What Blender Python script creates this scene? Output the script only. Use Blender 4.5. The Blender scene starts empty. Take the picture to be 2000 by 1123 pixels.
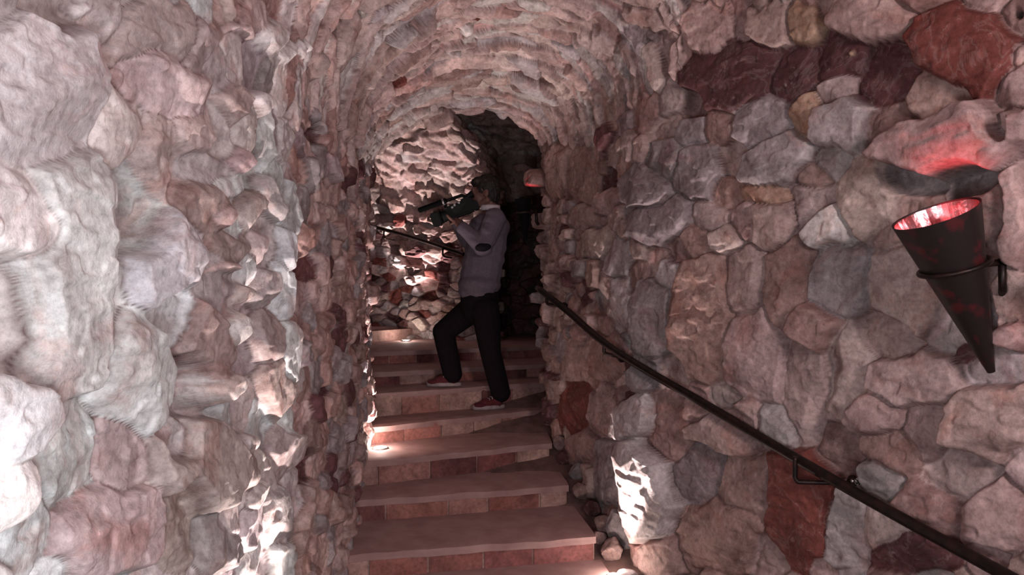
import bpy, bmesh, math, random
import numpy as np
from mathutils import Vector, Matrix, Euler

# ------------------------------------------------------------------ camera, world, lights
SC = bpy.context.scene
COL = SC.collection
H = 1.63                      # eye height of the photographer above the lower floor
F = 1500.0                    # focal length in pixels of the 2000 px wide frame
cam_d = bpy.data.cameras.new('camera')
cam_d.sensor_width = 36.0
cam_d.lens = 36.0 * F / 2000.0
cam_d.clip_start = 0.02
cam = bpy.data.objects.new('camera', cam_d)
COL.objects.link(cam)
cam.location = (0, 0, H)
cam.rotation_euler = (math.radians(90), 0, 0)
SC.camera = cam

SC.view_settings.view_transform = 'Standard'
SC.view_settings.look = 'None'
SC.view_settings.gamma = 1.0
SC.view_settings.use_curve_mapping = False
SC.view_settings.exposure = 0.0

world = bpy.data.worlds.new('world')
SC.world = world
world.use_nodes = True
wb = world.node_tree.nodes['Background']
wb.inputs[0].default_value = (0.62, 0.46, 0.47, 1)
wb.inputs[1].default_value = 0.045


def area_light(name, loc, target, size, energy, color):
    d = bpy.data.lights.new(name, 'AREA')
    d.shape = 'DISK'
    d.size = size
    d.energy = energy
    d.color = color
    o = bpy.data.objects.new(name, d)
    COL.objects.link(o)
    o.location = loc
    o.rotation_euler = (Vector(target) - Vector(loc)).to_track_quat('-Z', 'Y').to_euler()
    return o


# two unseen lamps added beside the camera: cool and low on the left, warmer from the right
area_light('added_light_cool', (-.12, 0.0, H - .38), (-0.80, 1.7, H - .25), 0.45, 29.0, (0.94, 0.965, 1.0))
area_light('added_light_warm', (1.55, 0.0, H + .55), (-0.3, 3.0, H + .1), 0.6, 54.0, (1.0, 0.82, 0.82))


def at(px, py, d):
    """the world point on the sight line through a point of the photograph at depth d"""
    return Vector(((px - 1000.0) / F * d, d, H + (561.5 - py) / F * d))


def atz(px, py, z):
    d = F * (H - z) / (py - 561.5)
    return at(px, py, d)


# ------------------------------------------------------------------ materials
def lin(c):
    return c


def new_mat(name, color, rough=0.6, metal=0.0, noise=None, bump=None, spec=0.5, color2=None, scale=20.0, lo=0.4, hi=0.65):
    m = bpy.data.materials.new(name)
    m.use_nodes = True
    nt = m.node_tree
    b = nt.nodes['Principled BSDF']
    b.inputs['Roughness'].default_value = rough
    b.inputs['Metallic'].default_value = metal
    b.inputs['Specular IOR Level'].default_value = spec
    tc = nt.nodes.new('ShaderNodeTexCoord')
    nz = nt.nodes.new('ShaderNodeTexNoise')
    nz.inputs['Scale'].default_value = scale
    nz.inputs['Detail'].default_value = 5
    nt.links.new(tc.outputs['Object'], nz.inputs['Vector'])
    cr = nt.nodes.new('ShaderNodeValToRGB')
    c2 = color2 or tuple(x * 0.72 for x in color)
    cr.color_ramp.elements[0].position = lo
    cr.color_ramp.elements[0].color = (*color, 1)
    cr.color_ramp.elements[1].position = hi
    cr.color_ramp.elements[1].color = (*c2, 1)
    nt.links.new(nz.outputs['Fac'], cr.inputs['Fac'])
    nt.links.new(cr.outputs['Color'], b.inputs['Base Color'])
    if bump:
        bp = nt.nodes.new('ShaderNodeBump')
        bp.inputs['Strength'].default_value = bump
        bp.inputs['Distance'].default_value = 0.004
        nt.links.new(nz.outputs['Fac'], bp.inputs['Height'])
        nt.links.new(bp.outputs['Normal'], b.inputs['Normal'])
    return m


def emit_mat(name, color, strength):
    m = bpy.data.materials.new(name)
    m.use_nodes = True
    nt = m.node_tree
    b = nt.nodes['Principled BSDF']
    b.inputs['Base Color'].default_value = (*color, 1)
    b.inputs['Emission Color'].default_value = (*color, 1)
    b.inputs['Emission Strength'].default_value = strength
    return m


def stone_material(name, bumpk=1.0, veins=0.6, stain=0.6):
    m = bpy.data.materials.new(name)
    m.use_nodes = True
    nt = m.node_tree
    N = nt.nodes.new
    L = nt.links.new
    b = nt.nodes['Principled BSDF']
    b.inputs['Roughness'].default_value = 0.72
    b.inputs['Specular IOR Level'].default_value = 0.35
    tc = N('ShaderNodeTexCoord')
    ca = N('ShaderNodeAttribute'); ca.attribute_name = 'stone'
    ga = N('ShaderNodeAttribute'); ga.attribute_name = 'gap'

    def noise(scale, detail=6, rough=0.6, dist=0.0):
        n = N('ShaderNodeTexNoise')
        n.inputs['Scale'].default_value = scale
        n.inputs['Detail'].default_value = detail
        n.inputs['Roughness'].default_value = rough
        n.inputs['Distortion'].default_value = dist
        L(tc.outputs['Object'], n.inputs['Vector'])
        return n.outputs['Fac']

    def ramp(src, stops):
        r = N('ShaderNodeValToRGB')
        e = r.color_ramp.elements
        e[0].position, e[0].color = stops[0][0], (*stops[0][1], 1)
        e[1].position, e[1].color = stops[-1][0], (*stops[-1][1], 1)
        for p, c in stops[1:-1]:
            k = e.new(p); k.color = (*c, 1)
        L(src, r.inputs['Fac'])
        return r.outputs['Color']

    def mix(kind, fac, a, c):
        n = N('ShaderNodeMix'); n.data_type = 'RGBA'; n.blend_type = kind
        if isinstance(fac, (int, float)):
            n.inputs[0].default_value = fac
        else:
            L(fac, n.inputs[0])
        for sock, v in ((n.inputs[6], a), (n.inputs[7], c)):
            if isinstance(v, tuple):
                sock.default_value = (*v, 1)
            else:
                L(v, sock)
        return n.outputs[2]

    base = ca.outputs['Color']
    g = lambda v: (v, v, v)
    c = mix('MULTIPLY', 1.0, base, ramp(noise(7, 6, .62, .3), [(.30, (.58, .50, .49)), (.5, (.98, .95, .95)), (.70, (1.36, 1.33, 1.32))]))
    c = mix('MULTIPLY', 0.85, c, ramp(noise(46, 5, .7), [(.32, g(.62)), (.5, g(1.0)), (.68, g(1.28))]))
    # iron stains
    sm = ramp(noise(4.2, 7, .68, .8), [(.52, g(0)), (.64, g(stain))])
    c = mix('MIX', sm, c, mix('MULTIPLY', 1.0, c, (.86, .50, .42)))
    sm2 = ramp(noise(13, 6, .65, .4), [(.58, g(0)), (.70, g(stain * .7))])
    c = mix('MIX', sm2, c, (.10, .035, .032))
    # pale mineral veins and crusts
    vm = ramp(noise(5, 5, .6, .9), [(.475, g(0)), (.50, g(veins * .6)), (.525, g(0))])
    c = mix('MIX', vm, c, mix('MIX', .28, c, (.62, .55, .52)))
    vm2 = ramp(noise(23, 6, .75, .6), [(.60, g(0)), (.72, g(veins))])
    c = mix('MIX', vm2, c, mix('MIX', .6, c, (.66, .60, .57)))
    # earth in the joints
    gm = mix('MIX', ga.outputs['Fac'], c, (.10, .058, .054))
    L(gm, b.inputs['Base Color'])
    b1 = N('ShaderNodeBump'); b1.inputs['Strength'].default_value = .28 * bumpk; b1.inputs['Distance'].default_value = .010
    L(noise(55, 7, .68, .5), b1.inputs['Height'])
    b2 = N('ShaderNodeBump'); b2.inputs['Strength'].default_value = .35 * bumpk; b2.inputs['Distance'].default_value = .004
    L(noise(190, 4, .6), b2.inputs['Height'])
    L(b1.outputs['Normal'], b2.inputs['Normal'])
    L(b2.outputs['Normal'], b.inputs['Normal'])
    return m


M_STONE = stone_material('rough_stone', stain=.45)
M_BRICK = stone_material('stair_brick', .6, .15, .3)
M_IRON = new_mat('black_iron', (.012, .008, .008), .45, .6, color2=(.03, .014, .012), scale=30, bump=.3)
M_RUST = new_mat('rusty_sheet', (.016, .010, .010), .5, .35, color2=(.07, .010, .012), scale=15, bump=.35, lo=.53, hi=.64)
M_TIN = new_mat('bright_tin', (.85, .62, .64), .22, 1.0, color2=(.8, .2, .22), scale=24, bump=.8)  # red glow and reflections of the lamp put into the tin's colours
M_STEEL = new_mat('brushed_steel', (.5, .48, .46), .35, 1.0, scale=40)
M_JACKET = new_mat('jacket_cloth', (.13, .105, .135), .9, scale=60, bump=.3, spec=.2, color2=(.11, .09, .115))
M_SHIRT = new_mat('shirt_cloth', (.62, .56, .6), .9, scale=60, bump=.2, spec=.2)
M_TROUSER = new_mat('trouser_cloth', (.010, .007, .009), .95, scale=60, bump=.2, spec=.1)
M_DARK = new_mat('dark_cloth', (.012, .010, .014), .9, scale=60, bump=.2, spec=.1)
M_SKIN = new_mat('skin', (.17, .085, .068), .55, scale=30, color2=(.15, .07, .06), spec=.4)
M_HAIR = new_mat('hair', (.012, .008, .007), .7, scale=90, bump=.6)
M_SHOE = new_mat('shoe_canvas', (.10, .010, .016), .85, scale=70, bump=.3)
M_SOLE = new_mat('shoe_rubber', (.36, .29, .29), .6, scale=40)
M_PLASTIC = new_mat('camera_plastic', (.005, .005, .0055), .6, scale=80, bump=.15, spec=.2)
M_SPONGE = new_mat('foam', (.005, .005, .005), .95, scale=140, bump=.6, spec=.05)
M_SILVER = new_mat('camera_silver', (.35, .33, .34), .35, .6, scale=40)
M_GLASS = new_mat('lens_glass', (.01, .01, .02), .08, 0, scale=10, spec=.9)
M_LENS = emit_mat('lamp_lens', (1.0, .87, .76), 60.0)
M_LED = emit_mat('torch_led', (1.0, .70, .72), 6.0)


# ------------------------------------------------------------------ object helpers
def tag(o, label=None, cat=None, group=None, kind=None):
    if label: o['label'] = label
    if cat: o['category'] = cat
    if group: o['group'] = group
    if kind: o['kind'] = kind
    return o


def empty(name, loc, label=None, cat=None, group=None):
    o = bpy.data.objects.new(name, None)
    o.empty_display_size = .1
    COL.objects.link(o)
    o.location = loc
    return tag(o, label, cat, group)


def set_parent(o, parent):
    if parent is not None:
        bpy.context.view_layer.update()
        o.parent = parent
        o.matrix_parent_inverse = parent.matrix_world.inverted()


def obj(name, bm, mat, parent=None, smooth=True, auto=None):
    bmesh.ops.recalc_face_normals(bm, faces=bm.faces[:])
    me = bpy.data.meshes.new(name)
    bm.to_mesh(me)
    bm.free()
    me.materials.append(mat)
    if smooth:
        me.polygons.foreach_set('use_smooth', [True] * len(me.polygons))
        if auto:
            try:
                me.set_sharp_from_angle(angle=math.radians(auto))
            except Exception:
                pass
    o = bpy.data.objects.new(name, me)
    COL.objects.link(o)
    set_parent(o, parent)
    return o


def remeshed(name, bm, mat, parent=None, voxel=.006, smooth_it=4):
    """fuse overlapping closed shapes to one continuous surface"""
    bmesh.ops.recalc_face_normals(bm, faces=bm.faces[:])
    me = bpy.data.meshes.new(name)
    bm.to_mesh(me)
    bm.free()
    o = bpy.data.objects.new(name, me)
    COL.objects.link(o)
    r = o.modifiers.new('fuse', 'REMESH')
    r.mode = 'VOXEL'
    r.voxel_size = voxel
    r.use_smooth_shade = True
    s = o.modifiers.new('soften', 'SMOOTH')
    s.factor = .5
    s.iterations = smooth_it
    dg = bpy.context.evaluated_depsgraph_get()
    nm = bpy.data.meshes.new_from_object(o.evaluated_get(dg))
    o.modifiers.clear()
    o.data = nm
    nm.name = name
    nm.materials.clear()
    nm.materials.append(mat)
    nm.polygons.foreach_set('use_smooth', [True] * len(nm.polygons))
    bpy.data.meshes.remove(me)
    set_parent(o, parent)
    return o


def frame_of(ax):
    ax = ax.normalized()
    r = Vector((0, 0, 1)) if abs(ax.z) < .9 else Vector((1, 0, 0))
    u = ax.cross(r).normalized()
    return u, ax.cross(u).normalized()


def tube(bm, pts, radii, n=12, cap=True):
    pts = [Vector(p) for p in pts]
    if isinstance(radii, (int, float)):
        radii = [radii] * len(pts)
    rings = []
    u0 = None
    for i, p in enumerate(pts):
        t = (pts[min(i + 1, len(pts) - 1)] - pts[max(i - 1, 0)]).normalized()
        if u0 is None:
            u0, _ = frame_of(t)
        u = (u0 - t * u0.dot(t)).normalized()
        v = t.cross(u)
        u0 = u
        rings.append([bm.verts.new(p + (u * math.cos(k * 2 * math.pi / n) + v * math.sin(k * 2 * math.pi / n)) * radii[i]) for k in range(n)])
    for a, c in zip(rings, rings[1:]):
        for k in range(n):
            bm.faces.new((a[k], a[(k + 1) % n], c[(k + 1) % n], c[k]))
    if cap:
        bm.faces.new(rings[0][::-1])
        bm.faces.new(rings[-1])


def capsule(bm, p0, p1, r0, r1, n=14):
    p0, p1 = Vector(p0), Vector(p1)
    ax = (p1 - p0).normalized()
    pts, rr = [], []
    for a in (85, 60, 35, 12):
        pts.append(p0 - ax * r0 * math.sin(math.radians(a))); rr.append(r0 * math.cos(math.radians(a)))
    pts += [p0 + (p1 - p0) * k / 4 for k in range(1, 4)]
    rr += [r0 + (r1 - r0) * k / 4 for k in range(1, 4)]
    for a in (12, 35, 60, 85):
        pts.append(p1 + ax * r1 * math.sin(math.radians(a))); rr.append(r1 * math.cos(math.radians(a)))
    tube(bm, pts, rr, n)


def chain(bm, pts, radii):
    for a, c, ra, rc in zip(pts, pts[1:], radii, radii[1:]):
        capsule(bm, a, c, ra, rc)


def ellipsoid(bm, c, r, rot=None, n=20):
    M = Matrix.Translation(Vector(c)) @ (rot.to_matrix().to_4x4() if rot else Matrix.Identity(4)) @ Matrix.Diagonal((*r, 1))
    bmesh.ops.create_uvsphere(bm, u_segments=n, v_segments=n // 2 + 2, radius=1.0, matrix=M)


def box(bm, c, size, rot=None, bev=0.0):
    M = Matrix.Translation(Vector(c)) @ (rot.to_matrix().to_4x4() if rot else Matrix.Identity(4)) @ Matrix.Diagonal((*size, 1))
    r = bmesh.ops.create_cube(bm, size=1.0, matrix=M)
    if bev:
        es = list({e for v in r['verts'] for e in v.link_edges})
        bmesh.ops.bevel(bm, geom=es, offset=bev, segments=2, affect='EDGES')


def smooth_path(pts, n=10):
    pts = [Vector(p) for p in pts]
    P = [pts[0] * 2 - pts[1]] + pts + [pts[-1] * 2 - pts[-2]]
    out = []
    for i in range(1, len(P) - 2):
        for k in range(n):
            t = k / n
            a, b, c, d = P[i - 1], P[i], P[i + 1], P[i + 2]
            out.append(.5 * ((2 * b) + (c - a) * t + (2 * a - 5 * b + 4 * c - d) * t * t + (3 * b - a - 3 * c + d) * t ** 3))
    out.append(pts[-1])
    return out


# ------------------------------------------------------------------ noise on arrays
def hash3(ix, iy, iz, seed):
    h = (ix.astype(np.uint32) * np.uint32(374761393) + iy.astype(np.uint32) * np.uint32(668265263)
         + iz.astype(np.uint32) * np.uint32(2147483647) + np.uint32(seed * 974711 + 12345))
    h = (h ^ (h >> np.uint32(13))) * np.uint32(1274126177)
    h = (h ^ (h >> np.uint32(16))) * np.uint32(2246822519)
    h = h ^ (h >> np.uint32(15))
    return h.astype(np.float32) / np.float32(4294967295.0)


def vnoise(P, freq, seed):
    q = (P * freq + 1000.0).astype(np.float32)
    i = np.floor(q).astype(np.int32)
    f = q - i
    f = f * f * (3 - 2 * f)
    out = 0
    for dx in (0, 1):
        wx = f[..., 0] if dx else 1 - f[..., 0]
        for dy in (0, 1):
            wy = f[..., 1] if dy else 1 - f[..., 1]
            for dz in (0, 1):
                wz = f[..., 2] if dz else 1 - f[..., 2]
                out = out + wx * wy * wz * hash3(i[..., 0] + dx, i[..., 1] + dy, i[..., 2] + dz, seed)
    return out * 2 - 1


# ------------------------------------------------------------------ the rock-built passage: walls and vault as one surveyed surface
# stations along the passage: foot of the left wall (x, y), foot of the right wall (x, y), springing heights left / right, crown (above the eye)
ST = [
    (-1.00, -.80, 2.90, -.40, .85, 1.30, 1.95),
    (-.93, .40, 2.30, 1.10, .85, 1.30, 1.92),
    (-.89, 1.20, 1.85, 2.00, .85, 1.25, 1.88),
    (-.86, 2.00, 1.27, 3.10, .82, 1.20, 1.78),
    (-.83, 3.00, .70, 4.12, .76, 1.05, 1.64),
    (-.85, 4.00, .50, 4.90, .72, .98, 1.52),
    (-.95, 4.85, .29, 5.60, .75, .95, 1.37),
    (-.985, 5.42, .225, 5.95, .80, 1.00, 1.27),
    (-1.30, 5.60, .72, 6.20, .90, 1.10, 1.62),
    (-1.55, 5.65, .82, 7.40, 1.0, 1.10, 1.80),
    (-1.70, 5.68, .48, 9.00, 1.0, 1.05, 1.85),
    (-1.85, 5.71, -.04, 8.90, 1.0, 1.00, 1.85),
    (-2.00, 5.74, -.22, 7.88, 1.0, .85, 1.80),
    (-2.20, 5.78, -.80, 8.09, 1.0, .78, 1.78),
    (-2.40, 5.80, -1.40, 8.32, 1.0, .78, 1.78),
    (-2.70, 5.85, -2.60, 8.62, 1.0, .80, 1.80),
]
ST = np.array(ST, dtype=np.float64)
RES = (0, 0, .0042, .0045, .005, .006, .0062, .0062, .0062, .011, .012, .011, .009, .009, .009, .011)
SEG = [30, 150]
for k in range(2, len(ST) - 1):
    a, c = ST[k], ST[k + 1]
    ln = max(math.hypot(a[0] - c[0], a[1] - c[1]), math.hypot(a[2] - c[2], a[3] - c[3]))
    SEG.append(int(ln / RES[k]))
ss = np.concatenate([np.linspace(k, k + 1, n, endpoint=False) for k, n in enumerate(SEG)] + [[len(ST) - 1.0]])
NS = len(ss)
q = np.stack([np.interp(ss, np.arange(len(ST)), ST[:, c]) for c in range(7)], 1)
w = np.exp(-np.linspace(-2, 2, 31) ** 2); w /= w.sum()          # rounds the bends a little
qp = np.pad(q, ((15, 15), (0, 0)), mode='edge')
q = np.stack([np.convolve(qp[:, c], w, 'valid') for c in range(7)], 1)
NL, NV, NR = 500, 300, 470
# foot of the walls: below the stair, which climbs with y
def stair_z(y):
    return np.interp(y, [2.6, 3.4, 4.1, 4.7, 5.1, 5.6, 6.1, 6.5, 7.1, 9], [-1.63, -1.5, -1.365, -1.232, -1.077, -.952, -.777, -.662, -.548, -.42])
Pt = np.zeros((NS, NL + NV + NR, 3), np.float32)
zl0 = stair_z(q[:, 1]) - .25
zr0 = stair_z(q[:, 3]) - .25
u = np.linspace(0, 1, NL)[None, :]
Pt[:, :NL, 0] = q[:, 0:1]; Pt[:, :NL, 1] = q[:, 1:2]; Pt[:, :NL, 2] = zl0[:, None] * (1 - u) + q[:, 4:5] * u
u = np.linspace(0, 1, NR)[None, :]
Pt[:, NL + NV:, 0] = q[:, 2:3]; Pt[:, NL + NV:, 1] = q[:, 3:4]; Pt[:, NL + NV:, 2] = q[:, 5:6] * (1 - u) + zr0[:, None] * u
th = np.linspace(0, math.pi, NV + 2)[1:-1][None, :]
u = (1 - np.cos(th)) / 2
sp = q[:, 4:5] * (1 - u) + q[:, 5:6] * u
Pt[:, NL:NL + NV, 0] = q[:, 0:1] * (1 - u) + q[:, 2:3] * u
Pt[:, NL:NL + NV, 1] = q[:, 1:2] * (1 - u) + q[:, 3:4] * u
Pt[:, NL:NL + NV, 2] = sp + (q[:, 6:7] - (q[:, 4:5] + q[:, 5:6]) / 2) * np.sin(th) ** .85
Pt[..., 2] += H
NT = NL + NV + NR
dS = np.gradient(Pt, axis=0)
dT = np.gradient(Pt, axis=1)
# rounded normals so that the sharp corners displace cleanly
def blur(A, k, axis):
    ker = np.ones(k) / k
    pad = [(0, 0)] * A.ndim
    pad[axis] = (k // 2, k // 2)
    B = np.pad(A, pad, mode='edge').astype(np.float64)
    c = np.cumsum(B, axis=axis)
    c = np.concatenate([np.zeros_like(np.take(c, [0], axis)), c], axis)
    n = A.shape[axis]
    hi = np.take(c, np.arange(k, k + n), axis)
    lo = np.take(c, np.arange(0, n), axis)
    return ((hi - lo) / k).astype(np.float32)
Nn = np.cross(dS, dT)
Nn /= np.linalg.norm(Nn, axis=2, keepdims=True) + 1e-9
ctr = np.stack([(q[:, 0] + q[:, 2]) / 2, (q[:, 1] + q[:, 3]) / 2, np.full(NS, H + .1)], 1)[:, None, :]
if ((ctr - Pt) * Nn).sum(2).mean() < 0:
    Nn = -Nn
Nn = blur(blur(Nn, 15, 0), 15, 1)
Nn /= np.linalg.norm(Nn, axis=2, keepdims=True) + 1e-9
lS = np.linalg.norm(dS, axis=2); lT = np.linalg.norm(dT, axis=2)
E1 = dS / (lS[..., None] + 1e-9)
E2 = np.cross(Nn, E1)

# where the sight lines of the photograph meet this surface (to lay the surveyed stones in their places)
CELL = 6
W_, H_ = 2600 // CELL + 1, 1720 // CELL + 1
LEVELS = (.02, .05, .08, .11)
SIGHT = []
for lv in LEVELS:
    Pl = Pt + Nn * lv
    pxm = 1000 + F * Pl[..., 0] / np.maximum(Pl[..., 1], .05)
    pym = 561.5 - F * (Pl[..., 2] - H) / np.maximum(Pl[..., 1], .05)
    vis = (Pl[..., 1] > .3) & (pxm > -300) & (pxm < 2300) & (pym > -300) & (pym < 1420)
    bid = np.full(W_ * H_, -1, np.int64)
    vi = np.nonzero(vis.ravel())[0]
    ci = ((pxm.ravel()[vi] + 300) // CELL).astype(int) + W_ * ((pym.ravel()[vi] + 300) // CELL).astype(int)
    o_ = np.argsort(-Pl[..., 1].ravel()[vi])
    bid[ci[o_]] = vi[o_]
    SIGHT.append(bid)


PAL = {
    'g': (.37, .33, .34), 'G': (.27, .235, .245), 'b': (.43, .345, .33), 'p': (.44, .31, .30), 'n': (.30, .20, .185),
    'r': (.17, .050, .042), 'm': (.105, .042, .045), 'o': (.37, .25, .185), 'w': (.60, .575, .57), 'l': (.66, .655, .675),
    'k': (.06, .04, .04), 't': (.38, .285, .27), 'q': (.48, .515, .525), 's': (.47, .435, .43),  # k: shade of gaps, holes and the recess, put into the colour
}
# surveyed stones: x, y, half sizes, turn of the ellipse, colour, how far it stands out (m)
STONES = [
    # --- right wall
    (1490, 35, 58, 55, 0, 't', .03), (1562, 40, 48, 48, 0, 'o', .02), (1680, 22, 88, 62, 0, 'p', .05), (1880, 85, 120, 105, 20, 'r', .05),
    (1985, 22, 22, 28, 0, 'k', -.04), (1988, 115, 28, 42, 0, 'p', .02), (1415, 145, 92, 62, -20, 'm', .02), (1545, 150, 48, 60, 10, 'm', 0),
    (1620, 115, 50, 65, 60, 'm', -.01), (1725, 150, 68, 72, 0, 'm', -.02), (1655, 98, 13, 13, 0, 'o', .02), (1475, 245, 66, 42, -25, 'g', .01),
    (1568, 225, 38, 50, 20, 'o', .03), (1642, 250, 68, 62, 0, 'g', .05), (1855, 270, 172, 74, -8, 't', .12), (1985, 245, 40, 60, 0, 't', .04),
    (1978, 430, 40, 135, 5, 'p', .06), (1500, 315, 82, 52, -15, 'g', .04), (1335, 255, 42, 45, 0, 'G', 0), (1388, 250, 36, 36, 0, 'n', 0),
    (1485, 388, 62, 26, 10, 'o', .02), (1572, 345, 42, 42, 0, 'n', 0), (1672, 385, 68, 80, 15, 'b', .03), (1600, 440, 50, 60, 0, 'w', .04),
    (1770, 345, 70, 32, 0, 'G', -.06), (1885, 360, 68, 42, 0, 'G', -.07), (1630, 545, 56, 82, 5, 'g', .02), (1770, 540, 98, 105, 10, 'b', .02),
    (1722, 450, 44, 30, -30, 't', .02), (1900, 520, 50, 90, 0, 'g', -.05), (1925, 610, 40, 50, 0, 'G', -.05), (1972, 660, 50, 55, -10, 'p', .06),
    (1760, 735, 98, 68, -5, 'b', .03), (1880, 680, 45, 40, 0, 'm', -.01), (1915, 825, 125, 85, -15, 't', .07), (1730, 880, 80, 55, 0, 'n', .01),
    (1530, 545, 48, 112, 5, 'n', .02), (1445, 540, 50, 70, 0, 't', .01), (1462, 690, 62, 105, 5, 't', .03), (1350, 620, 62, 132, 3, 'n', .03),
    (1252, 630, 48, 95, 0, 'G', .03), (1260, 438, 75, 46, -20, 'G', .03), (1232, 360, 46, 50, 0, 'G', .03), (1352, 340, 56, 50, -40, 'G', .02),
    (1380, 420, 50, 36, 20, 'b', .01), (1445, 440, 48, 40, 0, 't', .01), (1285, 300, 38, 52, 0, 'G', .02), (1405, 830, 80, 52, 5, 't', .04),
    (1300, 830, 48, 78, 5, 'n', .01), (1352, 925, 55, 62, 45, 'G', 0), (1440, 950, 66, 66, 0, 'n', .01), (1550, 1000, 80, 122, 0, 'r', .03),
    (1655, 1020, 52, 112, 10, 'g', .01), (1790, 1000, 92, 66, 0, 'n', .03), (1935, 1010, 82, 90, 0, 't', .03), (1770, 1090, 82, 48, 0, 'm', 0),
    (1640, 750, 50, 112, 5, 'b', 0), (1562, 760, 46, 122, 0, 't', 0), (1385, 1050, 88, 88, 0, 'n', .02), (1245, 960, 46, 112, -8, 's', .10),
    (1222, 820, 36, 45, 0, 's', .07), (1243, 728, 42, 42, 0, 'G', .05), (1290, 1090, 40, 50, 0, 'n', .05),
    (1200, 590, 28, 55, 0, 's', .02), (1195, 500, 30, 45, 0, 'g', .02), (1160, 470, 36, 40, -20, 'b', .02), (1170, 395, 38, 30, -20, 't', .02),
    (1125, 350, 40, 60, 0, 'n', 0), (1140, 420, 40, 30, 0, 't', .01), (1075, 330, 30, 60, 0, 'n', .02), (1160, 690, 38, 50, 0, 'n', 0),
    (1120, 700, 36, 50, 10, 'p', 0), (1110, 800, 34, 60, 0, 'r', 0), (1165, 810, 38, 55, 0, 't', 0), (1185, 920, 32, 75, 0, 'G', .02), (1130, 880, 30, 40, 0, 'n', .02),
    (1037, 350, 13, 18, 0, 'n', .10), (1040, 318, 16, 16, 0, 'n', .03),
    # --- left wall
    (115, 160, 155, 172, 0, 's', .04), (310, 55, 120, 60, -22, 't', .01), (180, 20, 26, 22, 0, 'w', .01), (360, 175, 108, 62, 10, 'b', .03),
    (425, 80, 46, 60, 0, 't', .03), (55, 440, 75, 112, -35, 'w', .03), (190, 540, 105, 262, 8, 'q', .05), (325, 310, 58, 86, 0, 't', .01),
    (380, 495, 76, 100, 10, 'q', .06), (305, 715, 78, 120, 0, 'q', .05), (40, 780, 92, 150, -22, 'l', .07), (62, 985, 84, 80, 0, 'l', .06), (245, 895, 52, 70, 0, 'p', 0),
    (245, 1040, 100, 98, 0, 'p', .04), (45, 1105, 66, 50, 0, 'l', .04), (345, 862, 42, 66, 0, 'g', 0), (445, 900, 85, 102, 0, 't', .07),
    (425, 670, 48, 90, 0, 'n', .04), (450, 1075, 62, 66, 0, 'G', .04), (352, 1035, 40, 110, 0, 't', .02), (412, 240, 50, 50, 0, 'p', .03),
    (432, 310, 50, 40, 0, 'g', .01), (420, 395, 42, 52, 0, 'n', .03), (458, 405, 26, 34, 0, 'p', .06), (475, 480, 46, 58, 0, 'n', .03),
    (468, 525, 46, 22, -20, 'p', .06), (470, 748, 38, 26, -35, 's', .08), (490, 640, 26, 40, 0, 's', .07), (508, 580, 26, 26, 0, 's', .06),
    (500, 300, 34, 36, 25, 'p', .06), (480, 205, 30, 50, 0, 'p', .04), (540, 205, 22, 48, -10, 's', .06), (528, 150, 22, 60, 0, 'G', 0),
    (470, 345, 36, 40, 0, 'q', .03), (552, 400, 20, 52, -8, 'g', .04), (518, 400, 22, 44, 0, 'b', .04), (520, 480, 24, 44, 0, 'b', .04),
    (545, 560, 26, 42, 0, 'g', .03), (555, 650, 30, 50, 0, 't', .03), (560, 760, 34, 60, 0, 't', .03), (518, 850, 26, 34, 0, 's', .06),
    (580, 880, 36, 60, 0, 't', .03), (520, 960, 22, 50, 10, 's', .05), (560, 1010, 36, 66, 0, 'g', .03),
    # --- pale and dark pieces in the vault, one a hole with its shade in the colour
    (920, 72, 22, 9, 0, 'w', .03), (912, 96, 7, 6, 0, 'k', -.10), (1020, 138, 46, 12, 18, 'g', .03), (780, 172, 18, 10, -20, 'r', .02), (890, 18, 18, 12, 0, 'n', .02),
    (930, 45, 16, 9, 0, 'r', .02), (1150, 90, 55, 26, 15, 'b', .03), (1232, 80, 40, 30, 10, 'G', .01), (1150, 190, 36, 14, 20, 't', .02), (895, 115, 22, 7, 5, 's', .03),
    (560, 60, 50, 26, -50, 'w', .04), (590, 95, 40, 20, -50, 'w', .03), (520, 40, 60, 40, -40, 'p', .03), (730, 290, 12, 34, 15, 's', .04),
    (1250, 30, 60, 30, 15, 't', .02), (1360, 50, 60, 50, 40, 'p', .03),
]
rng = np.random.default_rng(11)
random.seed(5)
D1 = np.full((NS, NT), 9.0, np.float32); D2 = np.full((NS, NT), 9.0, np.float32)
ID = np.full((NS, NT), -1, np.int32)
Wp = Pt + .030 * np.stack([vnoise(Pt, 5.5, s) for s in (1, 2, 3)], -1) + .008 * np.stack([vnoise(Pt, 19, s) for s in (4, 5, 6)], -1)
seeds = []      # (i, j, metric 2x2 in metres, radius, colour, stand-out, window)


def add_seed(i, j, A, r, rmax, colr, out):
    """A maps tangent offsets in metres to the stone's own unit disc"""
    wi = int(min(400, rmax * 2.1 / max(lS[i, j], .002) + 3)); wj = int(min(400, rmax * 2.1 / max(lT[i, j], .002) + 3))
    i0, i1, j0, j1 = max(0, i - wi), min(NS, i + wi + 1), max(0, j - wj), min(NT, j + wj + 1)
    off = Wp[i0:i1, j0:j1] - Pt[i, j]
    a = off @ E1[i, j]; b = off @ E2[i, j]; n = off @ Nn[i, j]
    x = A[0, 0] * a + A[0, 1] * b
    y = A[1, 0] * a + A[1, 1] * b
    d = (np.abs(x) ** 2.5 + np.abs(y) ** 2.5) ** .4 + np.abs(n) / r * .6
    d1, d2, idd = D1[i0:i1, j0:j1], D2[i0:i1, j0:j1], ID[i0:i1, j0:j1]
    k = len(seeds)
    better = d < d1
    d2[:] = np.where(better, d1, np.minimum(d2, d))
    idd[:] = np.where(better, k, idd)
    d1[:] = np.minimum(d1, d)
    seeds.append((i, j, A, r, colr, out, (i0, i1, j0, j1)))


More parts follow.
